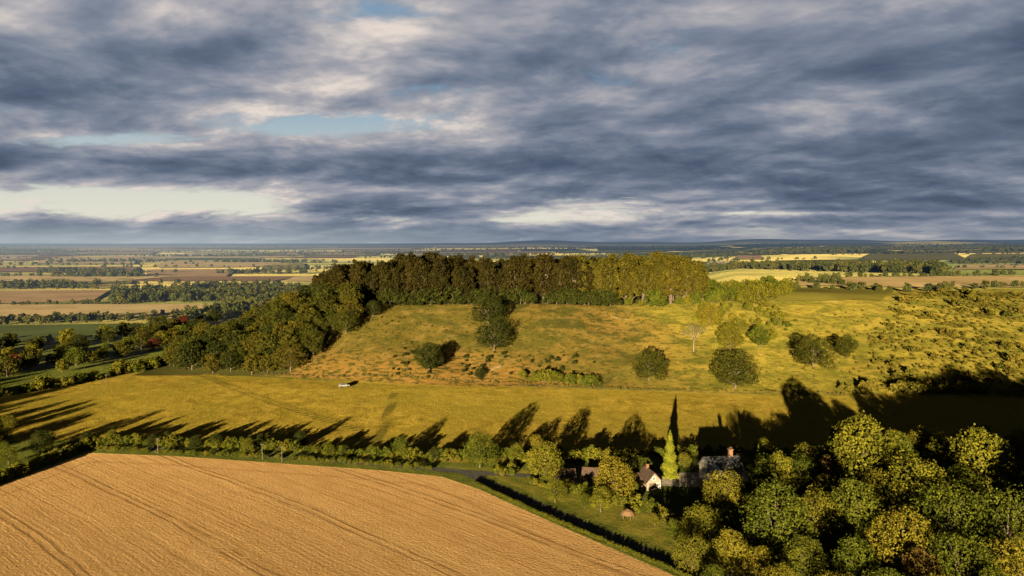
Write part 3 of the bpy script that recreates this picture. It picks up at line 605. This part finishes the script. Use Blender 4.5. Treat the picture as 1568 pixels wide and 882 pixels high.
# ------------------------------------------------------------------ light, sky, camera
el = math.radians(SUN_EL); d = Vector((SUN_D[0]*math.cos(el), SUN_D[1]*math.cos(el), -math.sin(el)))
L = bpy.data.lights.new('sun', 'SUN'); L.energy = SUN_S; L.angle = math.radians(.5); L.color = (1., .79, .47)
lo = bpy.data.objects.new('sun', L); lo.rotation_euler = d.to_track_quat('-Z', 'Y').to_euler(); scene.collection.objects.link(lo); lo.location = (-100, -300, 200)
w = bpy.data.worlds.new('World'); scene.world = w; w.use_nodes = True; t = NT(w.node_tree); t.n.clear()
tc = t.n.new('ShaderNodeTexCoord'); x, y, z = t.sep(tc.outputs['Generated'])
sky = t.n.new('ShaderNodeTexSky'); sky.sky_type = 'NISHITA'; sky.sun_disc = False; sky.sun_elevation = el; sky.sun_rotation = math.radians(194.5)
sv = t.n.new('ShaderNodeVectorMath'); sv.operation = 'SCALE'; t.l.new(sky.outputs[0], sv.inputs[0]); sv.inputs['Scale'].default_value = .10
yc = t.m('MAXIMUM', y, .08); A = t.m('DIVIDE', x, yc); E = t.m('DIVIDE', z, yc)
zc = t.m('ADD', t.m('MAXIMUM', z, 0.), .18)
PX = t.m('DIVIDE', x, zc); PY = t.m('DIVIDE', y, zc)
PX = t.m('MULTIPLY', t.m('ADD', PX, t.m('MULTIPLY', PY, .12)), .9)
Pv = t.xyz(PX, PY, 8.4); Pv2 = t.xyz(t.m('ADD', PX, -.035), t.m('SUBTRACT', PY, .12), 8.4)
n1 = t.noise(Pv, 1.95, 8, .57, .2); n1b = t.noise(Pv2, 1.95, 5, .57, .2); n2 = t.noise(Pv, .7, 2, .5)
n3 = t.noise(t.xyz(PX, PY, 9.), 1.25, 4, .55, .2)
nB = t.noise(t.xyz(PX, PY, 2.), 4., 5, .55); bil = t.m('MULTIPLY', t.m('ABSOLUTE', t.m('SUBTRACT', nB, .5)), 2.)
def gauss(cx, cy, sx, sy, amp):
    a = t.m('DIVIDE', t.m('SUBTRACT', A, cx), sx); b = t.m('DIVIDE', t.m('SUBTRACT', E, cy), sy)
    return t.m('MULTIPLY', t.m('EXPONENT', t.m('MULTIPLY', t.m('ADD', t.m('MULTIPLY', a, a), t.m('MULTIPLY', b, b)), -1.)), amp)
def gsum(l):
    r = None
    for q in l: gg = gauss(*q); r = gg if r is None else t.m('ADD', r, gg)
    return r
gap = gsum([(-.62, .060, .42, .026, .29), (-.27, .172, .15, .018, .24), (-.60, .148, .16, .012, .19), (.45, .043, .20, .004, .17), (-.10, .034, .30, .006, .13), (-.12, .33, .16, .02, .04), (-.19, .22, .06, .04, .05), (-.75, .19, .12, .015, .08), (.25, .11, .8, .03, -.10), (.6, .22, .35, .10, -.06), (-.50, .26, .3, .05, -.10), (-.2, .35, .4, .03, -.02)])
dens = t.m('SUBTRACT', t.m('ADD', t.m('ADD', t.m('MULTIPLY', n1, .55), t.m('MULTIPLY', n2, .4)), t.m('ADD', t.m('MULTIPLY', bil, .2), .055)), gap)
cover = t.sm(dens, .345, .475); thick = t.sm(dens, .43, .70)
rel = t.m('SUBTRACT', n1, n1b)
val = t.m('ADD', t.m('SUBTRACT', .75, t.m('MULTIPLY', thick, .50)), t.m('MULTIPLY', rel, 2.2))
val = t.m('ADD', val, t.m('MULTIPLY', t.m('SUBTRACT', n3, .5), 1.))
val = t.m('ADD', val, t.m('MULTIPLY', t.m('SUBTRACT', bil, .15), .4))
val = t.m('SUBTRACT', val, gsum([(.45, .10, .5, .05, .14), (.7, .3, .3, .08, .12), (-.1, .07, .5, .03, .03)]))
cc = t.ramp(val, [(0., (.073, .102, .160)), (.28, (.125, .160, .230)), (.52, (.215, .248, .32)), (.76, (.40, .395, .43)), (1., (.78, .69, .62))])
clear = t.mix(t.sm(E, .02, .26), (.80, .79, .68), (.19, .36, .53))
clear = t.mix(.12, clear, sv.outputs[0])
skyc = t.mix(cover, clear, cc)
skyc = t.mix(t.m('MULTIPLY', t.sm(E, .04, .0), .65), skyc, t.mix(t.sm(A, -.6, .2), (.50, .56, .58), (.18, .225, .295)))
dim = t.m('MULTIPLY', t.sm(z, .36, .6, 1., .22), t.sm(y, .1, .5, .28, 1.))
bg = t.n.new('ShaderNodeBackground'); t.l.new(skyc, bg.inputs[0]); t.l.new(dim, bg.inputs[1])
wo = t.n.new('ShaderNodeOutputWorld'); t.l.new(bg.outputs[0], wo.inputs[0])

cam = bpy.data.cameras.new('camera'); cam.sensor_width = 36; cam.lens = 24; cam.clip_end = 100000; cam.clip_start = .5
co = bpy.data.objects.new('camera', cam); scene.collection.objects.link(co); co.location = (0, 0, CAMZ); co.rotation_euler = (math.radians(90-3.78), 0, 0)
scene.camera = co
scene.view_settings.view_transform = 'Standard'; scene.view_settings.look = 'None'; scene.view_settings.exposure = 0
